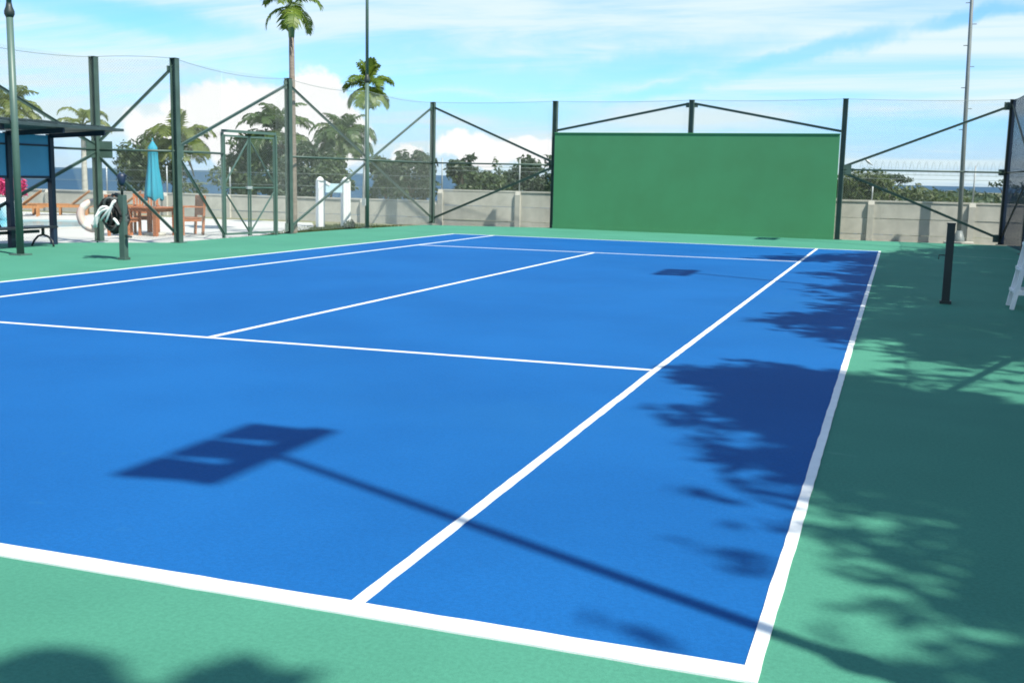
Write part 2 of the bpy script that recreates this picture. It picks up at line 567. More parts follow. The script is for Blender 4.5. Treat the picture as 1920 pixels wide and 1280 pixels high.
def chainlink(mb, p, q, z0, z1, step=0.062, r=0.0016):
    p, q = Vector((*p, 0)), Vector((*q, 0))
    L = (q - p).length
    d = (q - p).normalized()
    H = z1 - z0
    for sgn in (1, -1):
        k = -H
        while k < L:
            # line u = k + t (t: 0..H) , z = z0+t or z1-t
            t0, t1 = max(0.0, -k), min(H, L - k)
            if t1 - t0 > 0.02:
                a = p + d * (k + t0)
                b = p + d * (k + t1)
                za, zb = (z0 + t0, z0 + t1) if sgn > 0 else (z1 - t0, z1 - t1)
                a = Vector((a.x, a.y, za))
                b = Vector((b.x, b.y, zb))
                mb.tube([a, b], r, 3, caps=False)
            k += step


def cable(mb, p, q, z, sag, r=0.006):
    p, q = Vector((*p, z)), Vector((*q, z))
    pts = []
    for i in range(9):
        t = i / 8
        v = p.lerp(q, t)
        v.z -= sag * 4 * t * (1 - t)
        pts.append(v)
    mb.tube(pts, r, 5)


def gusset(mb, x, y, z, d, s=0.26):
    d = Vector((*d, 0)).normalized()
    n = Vector((-d.y, d.x, 0))
    r = Matrix((d, n, Vector((0, 0, 1)))).transposed()
    mb.box((x, y, z), (s, 0.012, s), r)


class Fence:
    def __init__(s, name, loc, label):
        s.root = empty(name, (0, 0, 0), label, 'fence')
    def post(s, x, y, h=FH, m=None):
        MB().ibeam(x, y, 0.0, h).box((x, y, h + 0.004), (0.15, 0.15, 0.008)).box((x, y, 0.006), (0.24, 0.24, 0.012)).build('post', m or M_POST, s.root)
    def brace(s, a, b, w=0.06, m=None):
        MB().bar(a, b, 0.012, w).bar(Vector(a) + Vector((0.0, 0, w / 2)), Vector(b) + Vector((0, 0, w / 2)), w * .8, 0.012).build('brace', m or M_POST, s.root)
    def rail(s, a, b, r=0.024, m=None):
        MB().tube([a, b], r, 8).build('rail', m or M_POST, s.root)
    def gusset(s, x, y, z, d, size=0.26, m=None):
        mb = MB()
        gusset(mb, x, y, z, d, size)
        mb.build('gusset_plate', m or M_POST, s.root)
    def mesh(s, p, q, z0=0.05, z1=FH - 0.03, step=0.062, r=0.0016, m=None):
        mb = MB()
        chainlink(mb, p, q, z0, z1, step, r)
        o = mb.build('wire_mesh', m or M_WIRE, s.root)
        o['kind'] = 'stuff'
    def cable(s, p, q, z=FH, sag=0.05):
        mb = MB()
        cable(mb, p, q, z, sag)
        mb.build('top_cable', M_WIRE, s.root)


P0, P1, P2, P3, P4, P5 = (-9.86, -0.65), (-9.79, 3.45), (-8.23, 3.98), (-8.27, 8.44), (-8.05, 12.17), (-8.0, 16.55)
lf = Fence('side_fence', (0, 0, 0), 'tall chain link fence with green steel posts and diagonal braces along the pool side')
for p in (P0, P1, P2, P3, P5):
    lf.post(*p)


def v3(p, z):
    return Vector((p[0], p[1], z))


top, bot = FH - 0.14, 0.14
lf.brace(v3(P0, top), v3(P1, NODE + .06))
lf.brace(v3(P0, bot), v3(P1, NODE - .06))
lf.brace(v3(P2, top), v3(P1, NODE + .10))
lf.brace(v3(P2, bot), v3(P1, NODE - .10))
lf.brace(v3(P3, top), v3(P2, NODE + .06))
lf.brace((-8.42, 5.90, 0.06), v3(P2, NODE - .06))
lf.brace(v3(P3, top), v3(P5, bot))
lf.brace(v3(P3, bot), v3(P5, top))
for a, b in ((P0, P1), (P1, P2), (P3, P4), (P4, P5)):
    lf.rail(v3(a, NODE), v3(b, NODE))
lf.rail(v3(P2, NODE), (-8.44, 5.93, NODE))
lf.gusset(P1[0], P1[1] - .12, NODE, (0.05, 1), 0.34)
lf.gusset(P1[0] + .15, P1[1] + .05, NODE, (1.5, .5), 0.34)
lf.gusset(P2[0], P2[1] + .1, NODE, (0, 1), 0.26)
lf.gusset(P2[0] - .10, P2[1] - .03, FH - .20, (1.5, .5), 0.11)
for p, s in ((P3, -1), (P3, 1), (P5, -1)):
    lf.gusset(p[0], p[1] + .1 * s, FH - .16, (0, 1), 0.2)
    lf.gusset(p[0], p[1] + .1 * s, .16, (0, 1), 0.2)
for a, b in ((P0, P1), (P1, P2), (P3, P4), (P4, P5)):
    lf.mesh(a, b)
lf.mesh(P2, (-8.46, 5.93))
lf.mesh((-8.46, 5.99), (-8.20, 7.68), 2.42)
lf.mesh((-8.20, 7.70), P3)
for a, b, sg in ((P0, P1, .10), (P1, P2, -.03), (P2, P3, .12), (P3, P4, .10), (P4, P5, .08)):
    lf.cable(a, b, FH, sg)

# double gate in the side fence
g = empty('double_gate', (-8.47, 5.95, 0), 'green steel double gate with braced leaves in the side fence', 'gate')
GA, GB, GC = Vector((0, 0, 0)), Vector((0.10, 0.90, 0)), Vector((0.29, 1.74, 0))
gp = lambda v, z: Vector((v.x, v.y, z))
MB().bar(gp(GA, 0), gp(GA, 2.34), 0.055).build('gate_post', M_POLE, g)
MB().bar(gp(GC, 0), gp(GC, 2.34), 0.055).build('gate_post', M_POLE, g)
MB().bar(gp(GA, 2.375), gp(GC, 2.375), 0.06).build('lintel', M_POLE, g)
for a, b in ((GA, GB), (GC, GB)):
    d = (b - a).normalized()
    a2, b2 = a + d * 0.07, b - d * 0.035
    leaf = MB()
    leaf.bar(gp(a2, 0.06), gp(a2, 2.25), 0.029)
    leaf.bar(gp(b2, 0.06), gp(b2, 2.25), 0.029)
    leaf.bar(gp(a2, 2.27), gp(b2, 2.27), 0.045)
    leaf.bar(gp(a2, 0.08), gp(b2, 0.08), 0.045)
    lo = leaf.build('gate_leaf', M_POLE, g)
    MB().bar(gp(a2, 1.22), gp(b2, 2.18), 0.04, 0.02).build('brace', M_POLE, lo)
    MB().bar(gp(a2, 1.02), gp(b2, 0.12), 0.04, 0.02).build('brace', M_POLE, lo)
    MB().bar(gp(a2, 1.12), gp(b2, 1.12), 0.03, 0.03).build('rail', M_POLE, lo)
    mm = MB()
    A0, B0 = a2 + g.location, b2 + g.location
    chainlink(mm, (a2.x, a2.y), (b2.x, b2.y), 0.1, 2.25)
    o = mm.build('wire_mesh', M_WIRE, lo)
    o['kind'] = 'stuff'
MB().box(gp(GB, 1.12), (0.06, 0.22, 0.06)).build('lock_box', M_GALV, g)
MB().box(gp(GB, .12), (0.05, 0.10, 0.2)).build('drop_bolt', M_POLE, g)

# back fence
B1, B2, B3, B4 = (-3.94, 16.26), (0.15, 15.97), (4.30, 15.66), (8.40, 16.15)
bf = Fence('back_fence', (0, 0, 0), 'tall chain link fence with green steel posts behind the practice wall')
for p in (B1, B2, B3):
    bf.post(*p)
bf.post(*B4, m=M_BLACK_SHADE)  # corner post: tree shade put into its darker paint
bf.brace(v3(P5, top), v3(B1, NODE + .06))
bf.brace(v3(P5, bot), v3(B1, NODE - .06))
bf.brace(v3((B2[0] - .09, B2[1]), FH - .1), v3(B1, 2.86))
bf.brace(v3((B2[0] + .09, B2[1]), FH - .1), v3(B3, 2.86))
bf.brace(v3(B4, top), v3(B3, NODE + .06))
bf.brace(v3(B4, bot), v3(B3, NODE - .06))
bf.rail(v3(P5, NODE), v3(B1, NODE))
bf.rail(v3(B3, NODE), v3(B4, NODE))
bf.gusset(B3[0] + .12, B3[1], NODE, (1, 0), 0.26)
bf.gusset(B4[0] - .12, B4[1], NODE, (1, 0), 0.16)
bf.gusset(B4[0] - .1, B4[1], FH - .16, (1, 0), 0.2)
bf.gusset(B4[0] - .1, B4[1], .16, (1, 0), 0.2)
for s in (-1, 1):
    bf.gusset(B2[0] + .11 * s, B2[1], FH - .14, (1, 0), 0.12)
bf.mesh(P5, B1)
bf.mesh(B1, B2, 2.85)
bf.mesh(B2, B3, 2.85)
bf.mesh(B3, B4)
for a, b in ((P5, B1), (B1, B2), (B2, B3), (B3, B4)):
    bf.cable(a, b, FH, .03)

# right fence (only its far end shows)
rf = Fence('right_fence', (0, 0, 0), 'shaded chain link fence running towards the camera at the right edge of the court')
RY = [16.15 - 4.1 * k for k in range(7)]
for k in range(1, 7):
    rf.post(8.55, RY[k], m=M_BLACK_SHADE)
for k in range(6):
    a, b = (8.50 - .10 * (k == 0), RY[k]), (8.55, RY[k + 1])
    rf.rail(v3(a, NODE), v3(b, NODE), m=M_BLACK_SHADE)
    rf.mesh(a, b, r=0.0026, m=M_NAVY)  # darker wire colour stands in for the shade on this mesh
    rf.cable(a, b, FH, .05)
    t, n = (a, b) if k % 2 == 0 else (b, a)
    rf.brace(v3(t, top), v3(n, NODE + .06), m=M_BLACK_SHADE)
    rf.brace(v3(t, bot), v3(n, NODE - .06), m=M_BLACK_SHADE)

# ------------------------------------------------------------------ concrete wall of precast panels
WY = 17.5


def concrete_wall(name, label, x_from, x_to, ztop, pitch, rows, y=WY):
    root = empty(name, (x_from, y, 0), label, 'wall')
    n = int(round((x_to - x_from) / pitch))
    zb = -0.35
    h = (ztop - 0.05 - zb) / rows
    pm = MB().box((0, 0, 0), (pitch - 0.13, 0.07, h - 0.012)).mesh('panel', M_CONC)
    capm = MB().box((0, 0, 0), (pitch - 0.13, 0.11, 0.05)).mesh('coping', M_CONC)
    postm = MB().prism([(-0.085, -0.11), (0.085, -0.11), (0.085, 0.10), (-0.085, 0.10)], zb, ztop - 0.12)
    postm.add([(-0.085, -0.11, ztop - 0.12), (0.085, -0.11, ztop - 0.12), (0.085, 0.10, ztop - 0.12), (-0.085, 0.10, ztop - 0.12),
               (-0.085, -0.045, ztop), (0.085, -0.045, ztop), (0.085, 0.10, ztop), (-0.085, 0.10, ztop)],
              [(0, 1, 5, 4), (1, 2, 6, 5), (2, 3, 7, 6), (3, 0, 4, 7), (4, 5, 6, 7)])
    postm = postm.mesh('post', M_CONC)
    for i in range(n + 1):
        o = bpy.data.objects.new('post', postm)
        col.objects.link(o)
        o.parent = root
        o.location = (i * pitch, 0, 0)
        if i == n:
            break
        for r in range(rows):
            o = bpy.data.objects.new('panel', pm)
            col.objects.link(o)
            o.parent = root
            o.location = ((i + .5) * pitch, rnd.uniform(-.012, .012), zb + h * (r + .5))
            o.rotation_euler = (0, rnd.uniform(-.002, .002), 0)
        o = bpy.data.objects.new('coping', capm)
        col.objects.link(o)
        o.parent = root
        o.location = ((i + .5) * pitch, 0, ztop - 0.02)
    return root


cwr = concrete_wall('concrete_wall', 'pale precast concrete wall behind the court, the higher section with razor wire', -8.10, 13.0, 1.05, 2.637, 3)
cwl = concrete_wall('concrete_wall', 'lower pale precast concrete wall running behind the pool and wooden loungers', -42.0, -8.27, 0.68, 2.594, 2)

# wire fence above the walls: thin stakes, strands, razor coil
wf = empty('razor_wire_fence', (0, 0, 0), 'thin stakes carrying strands and coils of razor wire above the concrete wall', 'fence')
for i, x in enumerate([-8.1 + 2.637 * k for k in range(9)]):
    h = 1.0 if i != 5 else 0.42
    MB().tube([(x, WY + .06, 1.0), (x, WY + .06, 1.05 + h)], 0.022, 6).build('stake', M_GALV, wf)
for z in (1.66, 1.78):
    mb = MB()
    mb.tube([(-8.1, WY + .06, z), (13.0, WY + .06, z)], 0.005, 4)
    mb.build('strand', M_WIRE, wf)
coil = MB()
pts = []
turns = 44
for k in range(turns * 14):
    t = k / 14
    a = 2 * math.pi * t
    pts.append((4.7 + t * 0.19, WY + .06 + .20 * math.cos(a) * .6, 1.95 + .20 * math.sin(a)))
coil.tube(pts, 0.0032, 3, caps=False)
o = coil.build('razor_coil', M_WIRE, wf)
wl = empty('stake_fence', (0, 0, 0), 'thin pale stakes with wire strands above the lower wall by the pool', 'fence')
for k in range(13):
    x = -42.0 + 2.594 * k
    if x < -27: continue
    MB().tube([(x, WY + .06, 0.6), (x, WY + .06, 1.62)], 0.024, 6).build('stake', M_GALV, wl)
for z in (1.05, 1.45):
    MB().tube([(-28, WY + .06, z), (-8.3, WY + .06, z)], 0.005, 4).build('strand', M_WIRE, wl)
bird = empty('bird', (4.92, WY + .02, 2.12), 'small grey bird perched on the razor wire above the wall', 'bird')
MB().tube([(-.10, 0, .08), (-.06, 0, .05), (0, 0, 0), (.06, 0, -.05), (.13, 0, -.10)], [.012, .028, .04, .022, .008], 8).build('body', M_GALV, bird)
MB().tube([(-.09, 0, .09), (-.12, 0, .10), (-.15, 0, .095)], [.026, .026, .005], 8).build('head', M_GALV, bird)

# tall pole with climbing pegs
tp = empty('climbing_pole', (7.42, 17.05, 0), 'very tall tapering grey pole with climbing pegs in front of the concrete wall', 'pole')
MB().tube([(0, 0, -.2), (-.075, 0, 3), (-.30, 0, 12)], [0.066, 0.058, 0.030], 10).build('shaft', M_PEG, tp)
MB().tube([(0, 0, -.05), (0, 0, .08), (0, 0, .30)], [.17, .15, .075], 10).build('base_collar', M_PEG, tp)
MB().box((0, -.05, -.08), (.75, .6, .16)).build('plinth', M_CONC, tp)
for k in range(16):
    z = 3.0 + .55 * k
    x = -.30 * z / 12
    s = -1 if k % 2 == 0 else 1
    MB().tube([(x, 0, z), (x + s * .15, 0, z)], 0.011, 5).build('climbing_peg', M_PEG, tp)

# ------------------------------------------------------------------ floodlight poles
LH = 8.35


def light_pole(x, y, face, label, mtl=M_POLE, k_=1.0):
    r = empty('floodlight_pole', (x, y, 0), label, 'light pole', 'floodlight poles round the court')
    MB().tube([(0, 0, 0), (0, 0, 3.97)], [0.062 * k_, 0.056 * k_], 14).build('lower_tube', mtl, r)
    MB().tube([(0, 0, 3.93), (0, 0, 3.98), (0, 0, 4.03), (0, 0, 4.10), (0, 0, 4.16)], [.058, .082, .082, .055, .045], 14).build('collar', M_BLACK_SHADE, r)
    MB().tube([(0, 0, 4.12), (0, 0, LH)], [0.044 * k_, 0.04 * k_], 12).build('upper_tube', mtl, r)
    MB().box((0, 0, .01), (.26, .26, .02)).build('base_plate', mtl, r)
    f = face
    arm = MB().box((f * 0.04, 0, LH), (0.15, 1.24, 0.08))
    a = arm.build('crossarm', mtl, r)
    for k in (-1, 0, 1):
        fl = MB()
        rot = Matrix.Rotation(f * math.radians(12), 3, 'Y')
        tap = [(.05, -.145), (.60, -.195), (.60, .195), (.05, .145)]
        pv = [rot @ Vector((f * x, y, z)) + Vector((0, k * .43, LH - .02)) for z in (-.035, .035) for x, y in tap]
        fl.add(pv, [(0, 1, 2, 3), (7, 6, 5, 4), (0, 4, 5, 1), (1, 5, 6, 2), (2, 6, 7, 3), (3, 7, 4, 0)])
        fo = fl.build('floodlight', M_BLACK_SHADE, r)
        MB().box((f * 0.33 , k * 0.43, LH - .062), (0.46, 0.31, 0.006), rot).build('lens', M_WHITE, fo)
    return r


light_pole(-8.30, -0.30, 1, 'green floodlight pole with black collar standing in front of the blue shelter')
l2 = light_pole(P4[0], P4[1], 1, 'green floodlight pole with black collar in front of the smaller tall palm')
MB().box((-.05, -.06, .72), (.10, .12, .20)).build('junction_box', M_GALV, l2)
light_pole(8.58, -13.00, -1, 'floodlight pole whose three-panel shadow falls across the near half of the blue court', k_=0.98)
light_pole(8.52, -0.20, -1, 'floodlight pole whose small shadow falls near the far service line')
light_pole(8.62, 11.95, -1, 'floodlight pole whose faint shadow falls at the foot of the practice wall')

# ------------------------------------------------------------------ net posts and the folded net
np_r = empty('net_post', (6.45, -0.06, 0), 'dark square net post without a net on the shaded right side', 'net post', 'net posts')
MB().box((0, 0, .51), (.095, .095, 1.02)).build('post', M_BLACK_SHADE, np_r)  # dark green post, its shade painted in with the darker colour
MB().box((0, 0, 1.026), (.105, .105, .014)).build('cap', M_BLACK_SHADE, np_r)
MB().tube([(-.05, 0, .62), (-.12, 0, .62), (-.12, 0, .57)], .008, 6).build('hook', M_BLACK_SHADE, np_r)
np_l = empty('net_post', (-6.27, -0.16, 0), 'green net post on the left carrying the folded black and white net', 'net post', 'net posts')
MB().box((0, 0, .535), (.10, .10, 1.07)).build('post', M_POST, np_l)
MB().tube([(0, 0, 1.07), (0, 0, 1.26)], .022, 8).build('tension_rod', M_BLACK_SHADE, np_l)
MB().tube([(0, 0, 1.22), (0, 0, 1.27), (0, 0, 1.37), (0, 0, 1.42)], [.03, .055, .075, .05], 10).bar((-.10, 0, 1.38), (.10, 0, 1.38), .03).build('winch_head', M_NAVY, np_l)
MB().tube([(.05, 0, .40), (.13, -.02, .40)], .018, 8).tube([(.13, -.02, .40), (.13, -.02, .37)], [.045, .045], 10).build('crank', M_BLACK_SHADE, np_l)

fn = empty('folded_net', (-6.46, -0.14, 0.83), 'black tennis net with white tape folded and hung over the left net post', 'net')
for k in range(26):
    mk = M_NETB if k % 3 else M_NETG
    a, b = rnd.uniform(.12, .25), rnd.uniform(.20, .33)
    cx, cz = rnd.uniform(-.07, .07), rnd.uniform(-.16, -.06) + (.05 if k % 2 else 0)
    y0, tl = rnd.uniform(-.11, .12), rnd.uniform(-.45, .25)
    pts = []
    for i in range(19):
        t = 2 * math.pi * i / 18
        u, w = a * math.cos(t), b * math.sin(t)
        pts.append((cx + u * math.cos(tl) - w * math.sin(tl) * .5 + rnd.uniform(-.012, .012), y0 + .05 * math.sin(t + k), cz + u * math.sin(tl) + w * math.cos(tl) + rnd.uniform(-.012, .012)))
    MB().tube(pts, [rnd.uniform(.016, .032) for _ in pts], 6).build('net_fold', mk, fn)
for k in range(6):
    pts = []
    for i in range(9):
        t = i / 8
        pts.append((.30 - .055 * k - .26 * t + .05 * math.sin(3 * t + k), -.30 - .012 * k - .04 * math.sin(t * math.pi), .16 - .035 * k - .36 * t ** 1.6 + .04 * math.sin(5 * t + 2 * k)))
    MB().tube(pts, [.012 + .014 * math.sin(math.pi * (.15 + .8 * i / 8)) for i in range(9)], 6).build('tape_fold', M_TAPE, fn)
MB().tube([(.22, -.28, -.17), (.27, -.29, -.20), (.33, -.29, -.28)], .026, 6).build('tape_fold', M_TAPE, fn)

fn.scale = (.86, .86, .86)
for nr, nx in ((np_r, M_BLACK_SHADE), (np_l, M_POST)):      # base sleeves
    MB().box((0, 0, .02), (.14, .14, .04)).build('base_sleeve', nx, nr)

# ------------------------------------------------------------------ players' shelter, bench
sh = empty('players_shelter', (-9.75, 2.1, 0), 'small players shelter with a dark cantilever roof and blue back panel', 'shelter')
for y in (0, -1.08, -2.5):
    MB().box((0, y, 1.06), (.10, .10, 2.12)).build('post', M_NAVY, sh)
roof = MB()
zr1 = 2.25
roof.add([(-.45, -3.2, zr1 + .14), (1.38, -3.2, zr1 - .0), (1.38, .45, zr1 - .0), (-.45, .25, zr1 + .14),
          (-.45, -3.2, zr1 - .10), (1.38, -3.2, zr1 - .05), (1.38, .45, zr1 - .05), (-.45, .25, zr1 - .10)],
         [(0, 1, 2, 3), (7, 6, 5, 4), (0, 4, 5, 1), (1, 5, 6, 2), (2, 6, 7, 3), (3, 7, 4, 0)])
ro = roof.build('roof', M_ROOF, sh)
for k in range(10):
    y = -3.1 + k * .36
    MB().bar((-.44, y, zr1 + .15), (1.37, y, zr1 + .01), .03, .02).build('roof_rib', M_ROOF, ro)
for y in (0, -1.08, -2.5):
    MB().bar((0, y, 2.09), (1.3, y, 2.15), .05, .09).build('roof_beam', M_NAVY, sh)
for y0, y1 in ((-.06, -1.02), (-1.14, -2.44)):
    MB().box((0, (y0 + y1) / 2, 1.60), (.02, y0 - y1, .58)).build('back_panel', M_BLUEP, sh)
    MB().box((0, (y0 + y1) / 2, 2.0), (.02, y0 - y1, .19)).build('top_panel', M_BLUEP, sh)
    MB().box((0, (y0 + y1) / 2, 1.90), (.05, y0 - y1, .035)).build('rail', M_NAVY, sh)
    MB().box((0, (y0 + y1) / 2, 1.30), (.05, y0 - y1, .045)).build('rail', M_NAVY, sh)
bn = empty('bench', (-9.55, 1.72, 0), 'black metal bench with arched legs under the shelter roof', 'bench')
for k in range(4):
    MB().box((-.16 + k * .11, -.95, .37), (.08, 2.0, .035)).build('slat', M_BENCH, bn)
MB().box((-.25, -.95, .27), (.03, 2.0, .06)).build('stretcher', M_BENCH, bn)
for y in (-.12, -1.75):
    lg = MB()
    lg.tube([(-.26, y - .02, 0), (-.22, y, .10), (-.12, y, .19), (0, y, .22), (.12, y, .19), (.22, y, .10), (.26, y - .02, 0)], .02, 6)
    lg.tube([(0, y, .22), (0, y, .36)], .03, 6)
    lg.build('leg', M_BENCH, bn)
MB().tube([(-.2, -.95, .36), (-.28, -.95, .5), (-.26, -.95, .66), (-.20, -.95, .72)], .022, 6).build('armrest', M_BENCH, bn)

# ------------------------------------------------------------------ umpire chair (right edge)
uc = empty('umpire_chair', (7.21, -.085, 0), 'white umpire chair with ladder legs standing in shade at the right edge', 'chair')
for y in (-.25, .25):
    MB().bar((0, y, 0), (.32, y, 1.78), .065, .05, up=(1, 0, 0)).build('ladder_stile', M_WHITE, uc)
    MB().bar((1.15, y, 0), (.85, y, 1.75), .05, .04, up=(1, 0, 0)).build('leg', M_WHITE, uc)
    MB().bar((.05, y, .21), (1.10, y, .21), .045, .06).build('side_rail', M_WHITE, uc)
    MB().bar((.24, y, 1.27), (.92, y, 1.27), .035, .045).build('side_rail', M_WHITE, uc)
    MB().bar((.42, y, 2.02), (1.0, y, 2.02), .05, .03).build('armrest', M_WHITE, uc)
    MB().bar((.95, y, 1.75), (1.02, y, 2.45), .04, .04, up=(1, 0, 0)).build('back_post', M_WHITE, uc)
for z in (.22, .50, .80, 1.10, 1.40):
    MB().bar((.18 * z + .01, -.22, z), (.18 * z + .01, .22, z), .11, .035).build('step', M_WHITE, uc)
MB().box((.64, 0, 1.80), (.68, .56, .04)).build('seat', M_WHITE, uc)
for z in (2.1, 2.25, 2.4):
    MB().bar((1.0, -.25, z), (1.0, .25, z), .02, .07).build('back_slat', M_WHITE, uc)

# ------------------------------------------------------------------ pool furniture
tb = empty('garden_table', (-10.90, 6.62, -.06), 'square brown wooden table under the folded cyan parasol', 'table')
for k in range(6):
    MB().box((0, -.375 + k * .15, .66), (.92, .142, .03)).build('slat', M_WOOD, tb)
MB().box((0, 0, .60), (.80, .80, .07)).build('apron', M_WOOD, tb)
for sx in (-1, 1):
    for sy in (-1, 1):
        MB().box((.36 * sx, .36 * sy, .283), (.09, .09, .565)).build('leg', M_WOOD, tb)


def armchair(x, y, rz, label):
    r = empty('garden_chair', (x, y, -.06), label, 'chair', 'wooden chairs round the table', rz)
    for sx in (-1, 1):
        MB().box((.27 * sx, -.24, .33), (.055, .055, .66)).build('leg', M_WOOD, r)
        MB().bar((.27 * sx, .24, 0), (.27 * sx, .30, .95), .055).build('leg', M_WOOD, r)
        MB().box((.27 * sx, .0, .675), (.065, .60, .03)).build('armrest', M_WOOD, r)
    MB().box((0, 0, .36), (.48, .46, .07)).build('seat_frame', M_WOOD, r)
    for k in range(5):
        MB().box((0, -.21 + k * .10, .41), (.50, .088, .025)).build('seat_slat', M_WOOD, r)
    MB().bar((-.24, .296, .90), (.24, .296, .90), .035, .09).build('top_rail', M_WOOD, r)
    MB().bar((-.24, .270, .50), (.24, .270, .50), .03, .06).build('back_rail', M_WOOD, r)
    for k in range(7):
        xx = -.20 + k * .0667
        MB().bar((xx, .27, .53), (xx, .293, .86), .04, .016, up=(0, 1, 0)).build('back_slat', M_WOOD, r)
    return r


armchair(-10.45, 7.42, math.radians(-35), 'wooden armchair on the right of the table, seen from behind the green fence post')
armchair(-11.25, 6.05, math.radians(100), 'wooden armchair on the left of the table beside the folded net')
armchair(-11.6, 7.3, math.radians(40), 'wooden armchair on the far side of the table, partly hidden by the parasol')

um = empty('parasol', (-10.84, 6.62, -.06), 'closed cyan garden parasol standing at the wooden table', 'parasol')
MB().tube([(0, 0, 0), (0, 0, 2.22)], .02, 8).build('pole', M_GALV, um)
cv = MB()
rings = [(0.86, .17), (.90, .185), (1.1, .165), (1.4, .135), (1.7, .105), (1.92, .095), (1.99, .11), (2.06, .105), (2.14, .06), (2.22, .012)]
vs, fs = [], []
nn = 32
for (z, r) in rings:
    for k in range(nn):
        a = 2 * math.pi * k / nn
        pl = 1 + (.24 * math.cos(a * 8 + z * 1.5) if z < 1.95 else .05 * math.cos(a * 8))
        zz = z + (.05 * math.cos(a * 4) if z < .95 else 0)
        vs.append((r * pl * math.cos(a), r * pl * math.sin(a), zz))
for i in range(len(rings) - 1):
    for k in range(nn):
        fs.append((i * nn + k, i * nn + (k + 1) % nn, (i + 1) * nn + (k + 1) % nn, (i + 1) * nn + k))
cv.add(vs, fs, True)
cv.build('canopy', M_CYAN, um)
MB().torus((0, 0, 1.93), .10, .008, (0, 0, 1)).build('tie_band', M_CYAN, um)
MB().tube([(0, 0, 2.2), (0, 0, 2.28)], [.02, .008], 8).build('finial', M_CYAN, um)
MB().tube([(0, 0, 0), (0, 0, .06), (0, 0, .08)], [.25, .25, .03], 16).build('base', M_CONC, um)


def lounger(x, y, rz, label, raise_=1.0):
    r = empty('sun_lounger', (x, y, -.06), label, 'sun lounger', 'wooden sun loungers by the pool', rz)
    for sy in (-1, 1):
        MB().box((0, .30 * sy, .30), (1.95, .05, .09)).build('side_rail', M_WOODL, r)
        for sx in (-.8, .0, .8):
            MB().box((sx, .30 * sy, .127), (.06, .055, .255)).build('leg', M_WOODL, r)
    for k in range(11):
        MB().box((-.92 + k * .115, 0, .36), (.10, .64, .022)).build('slat', M_WOODL, r)
    a = math.radians(38)
    for k in range(7):
        t = .06 + k * .105
        MB().box((.34 + t * math.cos(a), 0, .37 + t * math.sin(a)), (.09, .64, .022), Matrix.Rotation(-a, 3, 'Y')).build('back_slat', M_WOODL, r)
    MB().bar((.40, .2, .36), (.92, .2, .78), .03, .04).build('back_frame', M_WOODL, r)
    MB().bar((.40, -.2, .36), (.92, -.2, .78), .03, .04).build('back_frame', M_WOODL, r)
    return r


lounger(-20.6, 12.25, math.radians(38), 'wooden sun lounger left of the shelter post, by the white planter')
lounger(-20.2, 14.0, math.radians(38), 'wooden sun lounger just right of the navy shelter post')
lounger(-19.4, 15.6, math.radians(38), 'wooden sun lounger behind the white life ring')

lb = empty('life_ring', (-9.98, 3.55, -.10), 'white and pale pink life ring hung beside the green fence post', 'life ring')
ax = Vector((0.62, -0.78, 0.05))
MB().torus((0, 0, .615), .275, .075, ax, 36, 12).build('ring', M_BUOY, lb)
for k in range(4):
    a = math.radians(45 + 90 * k)
    MB().torus((0, 0, .615), .275, .079, ax, 5, 12, a - .16, a + .16).build('band', M_TAPE, lb)
MB().torus((0, 0, .615), .345, .010, ax, 36, 6).build('grab_rope', M_RED, lb)
MB().tube([(0.03, 0.02, .0), (.03, .02, .98)], .018, 6).build('hanger', M_POST, lb)

# white frame beyond the fence
wg = empty('garden_gateway', (-9.75, 13.35, -.06), 'low white gateway of two thick posts with a pale blue top panel', 'gateway')
wg.rotation_euler = (0, 0, math.radians(58))
for sx, w in ((-.42, .20), (.42, .24)):
    b = MB()
    b.box((sx, 0, .66), (w, .16, 1.32))
    for k in (-1, 0, 1):
        b.box((sx + k * w * .32, -.088, .64), (w * .2, .016, 1.26))
    b.build('post', M_WHITE, wg)
    MB().tube([(sx, 0, 1.32), (sx, 0, 1.38), (sx, 0, 1.44)], [.13, .10, .03], 10).build('post_cap', M_WHITE, wg)
MB().box((0, 0, 1.12), (.64, .05, .26)).build('top_panel', mat('pale_blue_panel', (.42, .58, .66), .4, .05), wg)
MB().bar((-.30, -.03, 1.30), (-.12, -.03, 1.22), .03, .08).build('bracket', M_WHITE, wg)

# planter with bougainvillea
pl = empty('planter', (-18.7, 10.2, -.06), 'round white planter pot left of the loungers', 'planter')
MB().tube([(0, 0, 0), (0, 0, .1), (0, 0, .4), (0, 0, .62), (0, 0, .66), (0, 0, .60)], [.20, .26, .36, .44, .44, .40], 18).build('pot', M_WHITE, pl)
MB().tube([(0, 0, .58), (0, 0, .60)], [.395, .395], 16).build('soil', M_EARTH, pl)

# ------------------------------------------------------------------ vegetation


